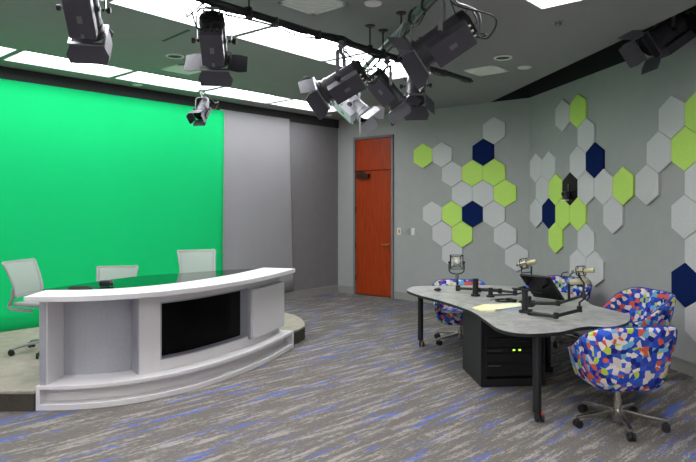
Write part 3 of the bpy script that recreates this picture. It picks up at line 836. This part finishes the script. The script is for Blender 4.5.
for k, h_ in enumerate((.13, .09, .045, .09, .09, .045, .045)):
    dv = MB().box((RWd / 2, .20, z + h_ / 2), (RWd - .1, .34 if k != 0 else .3, h_ - .003)).build('rack_unit', M_blackflat, rk)
    if k in (3, 5):
        MB().box((RWd / 2 - .02, .028, z + h_ * .6), (RWd - .3, .004, .004)).build('faceplate_strip', M_blackp, dv)
    if k == 2:
        for xx in (.322, .378): MB().box((xx, .027, z + .024), (.020, .005, .012)).build('indicator_light', M_led, dv)
        MB().box((.14, .026, z + .02), (.14, .005, .012)).build('faceplate_strip', M_blackp, dv)
    if k == 4:
        MB().box((.40, .027, z + .02), (.01, .005, .008)).build('indicator_light', M_led, dv)
    if k == 0:
        MB().box((.14, .048, z + .1), (.12, .005, .008)).build('faceplate_strip', M_grip, dv)
    z += h_ + .004

# ------------------------------------------------------------ patterned tub chairs
def tub_chair(proto=None):
    r_ = thing('tub_chair', '', 'chair')
    # faces local +x.  shell swept around the back
    def rim(a):          # a: |angle| from the back, 0..pi ; rim height
        f = min(1, a / R(128)); k = max(0, (f - .26) / .74)
        return .805 - .25 * (k * k * (3 - 2 * k))
    def rad(a, z):       # plan: superellipse squarish tub
        ca, sa = math.cos(a), math.sin(a)
        n_ = 3.8
        r0 = 1 / ((abs(ca) / .335) ** n_ + (abs(sa) / .365) ** n_) ** (1 / n_)
        f = max(0, min(1, (z - .33) / .42))
        return r0 * (.70 + .30 * f ** .62)
    na = 44; A0 = R(128)
    def P_(a, z, inset):
        r__ = rad(a, z) - inset
        return Vector((-math.cos(a) * r__, math.sin(a) * r__, z))
    rows = []
    for i in range(na + 1):
        a = -A0 + 2 * A0 * i / na; zt = rim(abs(a)); ring = []
        zs = [.335 + (zt - .335) * k / 8 for k in range(9)]
        for k, z_ in enumerate(zs): ring.append(P_(a, z_, .03 if k == 0 else 0))
        ring.append(P_(a, zt + .012, .012)); ring.append(P_(a, zt + .014, .035)); ring.append(P_(a, zt + .004, .055))
        for k in range(7, 1, -1): ring.append(P_(a, zs[k], .062))
        rows.append(ring)
    mb = MB(); mb.grid(rows, close_v=True)
    mb.bm.verts.ensure_lookup_table()
    nv = len(rows[0])
    mb.bm.faces.new([mb.bm.verts[k] for k in range(nv)]); mb.bm.faces.new([mb.bm.verts[na * nv + k] for k in range(nv)][::-1])
    mb.build('shell', M_patch, r_, smooth=True, angle=60)
    pip = [P_(-A0 + 2 * A0 * i / 30, rim(abs(-A0 + 2 * A0 * i / 30)) + .016, .024) for i in range(31)]
    MB().tube(pip, .006, 8, smooth=False).build('piping', M_blue2, r_, smooth=True)
    # underside pan
    ringb = [P_(-math.pi + 2 * math.pi * k / 40, .335, .03) for k in range(40)]
    b = MB(); b.prism([(p.x * .98, p.y * .98) for p in ringb], .325, .36); b.build('seat_pan', M_patch, r_, smooth=True)
    ringc = [P_(-math.pi + 2 * math.pi * k / 40, .50, .064) for k in range(40)]
    b = MB(); b.prism([(p.x + (.03 if p.x > .1 else 0), p.y) for p in ringc], .36, .47, bev=.02); b.build('seat_cushion', M_patch, r_, smooth=True)
    MB().cyl((0, 0, .11), (0, 0, .20), .030, n=20).cyl((0, 0, .20), (0, 0, .31), .022, n=20).box((0, 0, .315), (.2, .2, .018)).build('gas_post', M_chrome, r_, smooth=True)
    MB().cyl((0, 0, .04), (0, 0, .12), .042, n=20).build('hub', M_chrome, r_, smooth=True)
    for k in range(5):
        a = R(72 * k + 21); d = Vector((math.cos(a), math.sin(a), 0)); s_ = Vector((-d.y, d.x, 0))
        b = MB(); n1 = d * .03; n2 = d * .345
        for (p, w, h0, h1) in ((None, 0, 0, 0),): pass
        vs = []
        for p, w, zt, zb in ((n1, .022, .125, .09), (n2, .013, .088, .066)):
            vs.append([b.bm.verts.new(p + s_ * w + Vector((0, 0, zt))), b.bm.verts.new(p - s_ * w + Vector((0, 0, zt))), b.bm.verts.new(p - s_ * w * .7 + Vector((0, 0, zb))), b.bm.verts.new(p + s_ * w * .7 + Vector((0, 0, zb)))])
        for j in range(4): b.bm.faces.new((vs[0][j], vs[0][(j + 1) % 4], vs[1][(j + 1) % 4], vs[1][j]))
        b.bm.faces.new(vs[0]); b.bm.faces.new(vs[1][::-1])
        lg = b.build('leg', M_chrome, r_, bevel=.003)
        c = d * .335; b = MB()
        for sg in (-1, 1): b.cyl(c + s_ * (.008 * sg) + Vector((0, 0, .031)), c + s_ * (.026 * sg) + Vector((0, 0, .031)), .031, n=18)
        b.box(c + Vector((0, 0, .042)), (.03, .03, .035), bev=.004)
        b.cyl(c + Vector((0, 0, .04)), c + Vector((0, 0, .072)), .009).build('caster', M_blackflat, lg, smooth=True)
    return r_
tubs = tub_chair()
spots = [((2.095, 4.74, 0), R(97), 'colourful patterned tub chair turned away at the near end of the table'),
         ((2.77, 6.02, 0), R(194), 'colourful patterned tub chair facing the table from beside the hexagon wall'),
         ((2.62, 7.62, 0), R(225), 'colourful patterned tub chair half hidden behind the tilted black monitor'),
         ((1.40, 7.62, 0), R(262), 'colourful patterned tub chair at the far end of the table near the door')]
for i, (l_, rz, lab) in enumerate(spots):
    c = tubs if i == 0 else copy_tree(tubs)
    c.location = l_;  c.rotation_euler = (0, 0, rz); tag(c, lab, 'chair', 'patterned tub chairs around the table')
    for ch in c.children:      # gas lift: each seat is set at its own height
        if ch.name.startswith(('shell', 'seat_', 'piping')): ch.location.z = (0, .04, -.03, -.075)[i]

# ------------------------------------------------------------ things on the table
def tube_thing(name, segs, r, m_, parent): return MB().tube(segs, r * .82, 10, smooth=False).build(name, m_, parent, smooth=True)
def joint(p, r, parent, m_=None): return MB().cyl(p - Vector((0, 0, r)), p + Vector((0, 0, r)), r * .9, n=14).build('joint', m_ or M_black, parent, smooth=True)
def mic(label, p, q, rr, grp='condenser microphones on low boom arms', cage=True):
    """champagne microphone between points p (tail) and q (head) in a wire shock mount"""
    d = (q - p); L_ = d.length; yaw = math.atan2(d.y, d.x)
    r_ = thing('condenser_microphone', label, 'microphone', p, yaw, grp)
    pit = -math.asin(d.z / L_)
    P = RY(pit)
    MB().cyl((L_ * .0, 0, 0), (L_ * .62, 0, 0), rr, n=20, m=P).build('body', M_mic, r_, smooth=True)
    MB().cyl((L_ * .62, 0, 0), (L_ * .66, 0, 0), rr * .85, n=20, m=P).cyl((L_ * .66, 0, 0), (L_, 0, 0), rr * 1.05, n=20, m=P).build('grille', M_mic, r_, smooth=True)
    MB().cyl((-.03, 0, 0), (0, 0, 0), rr * .6, n=14, m=P).build('connector', M_grip, r_, smooth=True)
    if cage:
        b = MB()
        for xx in (L_ * .12, L_ * .5):
            ring = [Vector((xx, math.cos(a) * rr * 2.1, math.sin(a) * rr * 2.1)) for a in [k * math.pi / 6 for k in range(12)]]
            b.tube(ring, .004, 6, m=P, closed=True, smooth=False)
            for a in range(4):
                a_ = math.pi / 4 + a * math.pi / 2
                b.cyl((xx, math.cos(a_) * rr, math.sin(a_) * rr), (xx, math.cos(a_) * rr * 2.1, math.sin(a_) * rr * 2.1), .003, n=6, m=P)
        for a in range(4):
            a_ = a * math.pi / 2
            b.cyl((L_ * .12, math.cos(a_) * rr * 2.1, math.sin(a_) * rr * 2.1), (L_ * .5, math.cos(a_) * rr * 2.1, math.sin(a_) * rr * 2.1), .004, n=6, m=P)
        b.build('shock_mount', M_black, r_, smooth=True)
    return r_
Y1 = 6.95
# arm with the upright microphone
g = gnd(475.5, 296, TZ); 
arm = thing('boom_stand', 'low black boom arm holding the upright framed microphone near the table end', 'boom stand', g, 0, 'low boom arms on the table')
def rel(p): return p - arm_o
arm_o = g
MB().cyl((0, 0, .0), (0, 0, .19), .032, n=18).cyl((0, 0, 0), (0, 0, .02), .05, n=18).build('clamp_post', M_black, arm, smooth=True)
e1 = dep(460, 288.5, 6.9); e2 = dep(457.5, 287, 6.95)
tube_thing('boom', [rel(dep(474, 289, 6.80)), rel(e1), rel(e2)], .018, M_black, arm)
joint(rel(dep(458, 288, 6.94)), .03, arm)
tube_thing('riser', [rel(dep(457.5, 291, 6.95)), rel(dep(457, 275, 6.95))], .014, M_black, arm)
MB().cyl(rel(dep(457, 279, 6.95)), rel(dep(457, 273.5, 6.95)), .021).build('swivel', M_grip, arm, smooth=True)
mcenter = dep(456.6, 262.5, 6.95)
mm = thing('condenser_microphone', 'cream microphone end-on in a square wire frame on a forked stand', 'microphone', mcenter, 0, 'condenser microphones on low boom arms')
w_ = .072; b = MB()
sq = [Vector((-w_, 0, -.075)), Vector((w_, 0, -.075)), Vector((w_, 0, .085)), Vector((-w_, 0, .085))]
b.tube(sq, .006, 8, closed=True, smooth=False)
b.tube([v_ * .75 + Vector((0, .06, 0)) for v_ in sq], .005, 8, closed=True, smooth=False)
for v_ in sq: b.tube([v_, v_ * .75 + Vector((0, .06, 0))], .004, 6); b.tube([v_, Vector((v_.x * .2, .03, v_.z * .2))], .003, 6)
for sg in (-1, 1): b.sph((sg * (w_ + .012), 0, .0), .014)
b.build('shock_mount', M_black, mm, smooth=True)
MB().tube([Vector((-w_ - .012, 0, 0)), Vector((-w_ - .012, 0, -.09)), Vector((-w_ + .02, 0, -.122)), Vector((0, 0, -.128)), Vector((w_ - .02, 0, -.122)), Vector((w_ + .012, 0, -.09)), Vector((w_ + .012, 0, 0))], .007, 8).build('fork', M_black, mm, smooth=True)
MB().cyl((-.02, .06, .01), (.0, -.07, .02), .028, .03).build('body', M_mic, mm, smooth=True)
MB().sph((0.0, -.075, .02), .03, sc=(1, .6, 1)).build('grille', M_plate, mm, smooth=True)

# second arm reaching behind the monitor
g = gnd(490.5, 297, TZ)
arm = thing('boom_stand', 'low black boom arm lying along the middle of the table', 'boom stand', g, 0, 'low boom arms on the table'); arm_o = g
MB().cyl((0, 0, 0), (0, 0, .10), .024).cyl((0, 0, 0), (0, 0, .018), .045).build('clamp_post', M_black, arm, smooth=True)
tube_thing('boom', [rel(dep(479, 289.5, 6.72)), rel(dep(500, 290.5, 6.62))], .024, M_black, arm)
tube_thing('boom', [rel(dep(500, 290.8, 6.62)), rel(dep(517, 292.5, 6.5))], .017, M_black, arm)
tube_thing('boom', [rel(dep(491, 295, 6.60)), rel(dep(516, 294.5, 6.48)), rel(dep(531, 290, 6.75))], .012, M_black, arm)
for px, py, yy in ((479, 290, 6.72), (500, 291, 6.62), (515, 293, 6.5)): joint(rel(dep(px, py, yy)), .026, arm)
tube_thing('riser', [rel(dep(531.3, 291, 6.75)), rel(dep(531.3, 266, 6.8))], .011, M_black, arm)
tube_thing('riser', [rel(dep(531.3, 272, 6.8)), rel(dep(521.5, 273, 6.8)), rel(dep(521.5, 264, 6.8))], .009, M_black, arm)
mic('champagne microphone sticking up behind the tilted black monitor', dep(519, 264.4, 6.82), dep(536, 261.5, 6.72), .026)

# third arm (front) and fourth arm with the two microphones
g = gnd(525, 312.5, TZ)
arm = thing('boom_stand', 'low black boom arm bending forward closest to the table edge', 'boom stand', g, 0, 'low boom arms on the table'); arm_o = g
MB().cyl((0, 0, 0), (0, 0, .20), .028).cyl((0, 0, 0), (0, 0, .02), .055).cyl((0, 0, .195), (0, 0, .215), .034).build('clamp_post', M_black, arm, smooth=True)
tube_thing('boom', [rel(dep(528, 312.5, 5.5)), rel(dep(556, 316.5, 5.2))], .021, M_black, arm)
tube_thing('boom', [rel(dep(556, 316, 5.2)), rel(dep(580, 310, 5.3))], .019, M_black, arm)
for px, py, yy in ((530, 312, 5.48), (556, 315.5, 5.2), (579.5, 309, 5.3)): joint(rel(dep(px, py, yy)), .025, arm)
tube_thing('riser', [rel(dep(579.5, 309, 5.3)), rel(dep(579.5, 302.5, 5.3)), rel(dep(583.5, 299.5, 5.33)), rel(dep(583.8, 283, 5.4)), rel(dep(579, 276, 5.42)), rel(dep(579, 271, 5.42))], .011, M_black, arm)
mic('champagne microphone higher of the two at the front arm', dep(575, 271.3, 5.45), dep(594, 270.3, 5.35), .020)
g = gnd(529, 306.5, TZ)
arm = thing('boom_stand', 'low black boom arm running under the tilted monitor', 'boom stand', g, 0, 'low boom arms on the table'); arm_o = g
MB().cyl((0, 0, 0), (0, 0, .10), .024).cyl((0, 0, 0), (0, 0, .015), .045).build('clamp_post', M_black, arm, smooth=True)
tube_thing('boom', [rel(dep(532, 303, 5.85)), rel(dep(558, 303.5, 5.7))], .021, M_black, arm)
tube_thing('boom', [rel(dep(558, 303.5, 5.7)), rel(dep(583.5, 295.5, 5.62))], .017, M_black, arm)
for px, py, yy in ((533, 303, 5.85), (558, 303, 5.7), (583, 294.5, 5.62)): joint(rel(dep(px, py, yy)), .025, arm)
tube_thing('riser', [rel(dep(569, 299.5, 5.66)), rel(dep(568.6, 281, 5.6))], .015, M_black, arm)
tube_thing('riser', [rel(dep(583.5, 296, 5.62)), rel(dep(583.5, 286, 5.6)), rel(dep(578, 285.5, 5.55))], .013, M_black, arm)
mic('thicker champagne microphone lower of the two at the front arm', dep(570.5, 281.8, 5.55), dep(588.5, 281, 5.45), .027, cage=False)
o = MB().tube([dep(568, 272, 5.46), dep(563, 273, 5.5), dep(561.5, 276, 5.52), dep(565, 278, 5.54), dep(569, 277, 5.55), dep(571, 274, 5.5), dep(575, 272, 5.46)], .005, 6).build('microphone_cable', M_cable, smooth=True)
tag(o, 'thin black cable looped behind the higher front microphone', 'cable')

# tilted monitor on its arm
TR, BR, TL = dep(548.5, 277.6, 6.05), dep(563.6, 301, 6.12), dep(515, 268.6, 6.42)
ex = (BR - TR); ey = (TL - TR); ex_n = ex.normalized(); ey = ey - ex_n * ey.dot(ex_n); ey_n = ey.normalized(); nz = ex_n.cross(ey_n)
if nz.y > 0: nz = -nz
ctr = TR + ex / 2 + ey / 2
Mm = Matrix((( ex_n.x, ey_n.x, nz.x, 0), (ex_n.y, ey_n.y, nz.y, 0), (ex_n.z, ey_n.z, nz.z, 0), (0, 0, 0, 1)))
mo = thing('monitor', 'flat black monitor tilted over the table on a low arm', 'monitor', ctr)
MB().box((0, 0, -.012), (ex.length, ey.length, .022), m=Mm, bev=.003).build('housing', M_black, mo)
MB().box((0, 0, .0), (ex.length - .02, ey.length - .02, .004), m=Mm).build('screen', M_screen, mo)
MB().box((0, 0, -.03), (.1, .1, .02), m=Mm).build('mount_plate', M_black, mo)
g = gnd(524, 303, TZ)
arm = thing('monitor_stand', 'black bracket arm carrying the tilted monitor', 'monitor stand', g); arm_o = g
MB().cyl((0, 0, 0), (0, 0, .17), .02).cyl((0, 0, 0), (0, 0, .02), .05).build('post', M_black, arm, smooth=True)
tube_thing('arm', [Vector((0, 0, .165)), rel(dep(517, 289, 6.25))], .014, M_black, arm)
tube_thing('arm', [Vector((0, 0, .15)), rel(dep(541, 292, 6.2)), ctr - arm_o - nz * .045], .016, M_black, arm)
MB().box(rel(dep(520, 289, 6.2)), (.14, .1, .014)).build('tray', M_black, arm)
MB().sph(rel(dep(527.5, 287, 6.15)), .013).build('release_button', M_blue, arm, smooth=True)

# papers, headphones, mouse
def sheet_flat(name, pts, m_, label, z, group=None, th=.002):
    ps = [gnd(x, y, z) for x, y in pts]; c = sum(ps, Vector()) / len(ps)
    o = MB().prism([(p.x - c.x, p.y - c.y) for p in ps], 0.0005, th).build(name, m_); o.location = (c.x, c.y, z)
    return tag(o, label, 'paper', group)
sheet_flat('note_pad', [(472.5, 308.5), (484, 305), (499, 304.8), (495, 311.6), (481, 311.4)], M_papery, 'pale yellow note pad on the table near the coiled cable', TZ, 'papers on the table', .010)
sheet_flat('paper_sheet', [(484, 305.8), (503, 303.6), (521, 303), (521.5, 306.5), (499, 309.5), (488, 310)], M_paper, 'cream paper sheet on top between the note pad and arm post', TZ + .0105, 'papers on the table', .003)
sheet_flat('paper_sheet', [(500, 309.6), (521.5, 307), (522, 309), (502, 311)], M_paperb, 'bluish paper corner sticking out beside the arm post', TZ, 'papers on the table', .003)
p = gnd(504, 301.8, TZ)
hp = thing('headphones', 'black headphones lying flat beside the papers', 'headphones', p, R(15), None)
MB().tube([Vector((math.cos(a) * .085, math.sin(a) * .075, .015)) for a in [R(20 + k * 16) for k in range(21)]], .009, 8).build('headband', M_black, hp, smooth=True)
for sg in (-1, 1):
    MB().cyl((.085, sg * .038, .0), (.085, sg * .038, .028), .034, n=20).build('ear_cup', M_blackflat, hp, smooth=True)
b = MB().tube([Vector((.11, 0, .008)), Vector((.16, .05, .008)), Vector((.12, .13, .008)), Vector((.02, .12, .008)), Vector((-.05, .14, .008)), Vector((-.12, .06, .008))], .004, 6).build('cord', M_cable, hp, smooth=True)
p = gnd(437.5, 291, TZ)
ms = thing('computer_mouse', 'small black computer mouse alone on the table end', 'mouse', p, R(30))
MB().sph((0, 0, .0175), .05, sc=(1, .6, .34)).build('body', M_blackflat, ms, smooth=True)
MB().cyl((.02, -.004, .034), (.02, .004, .034), .008, n=10).build('wheel', M_grip, ms)
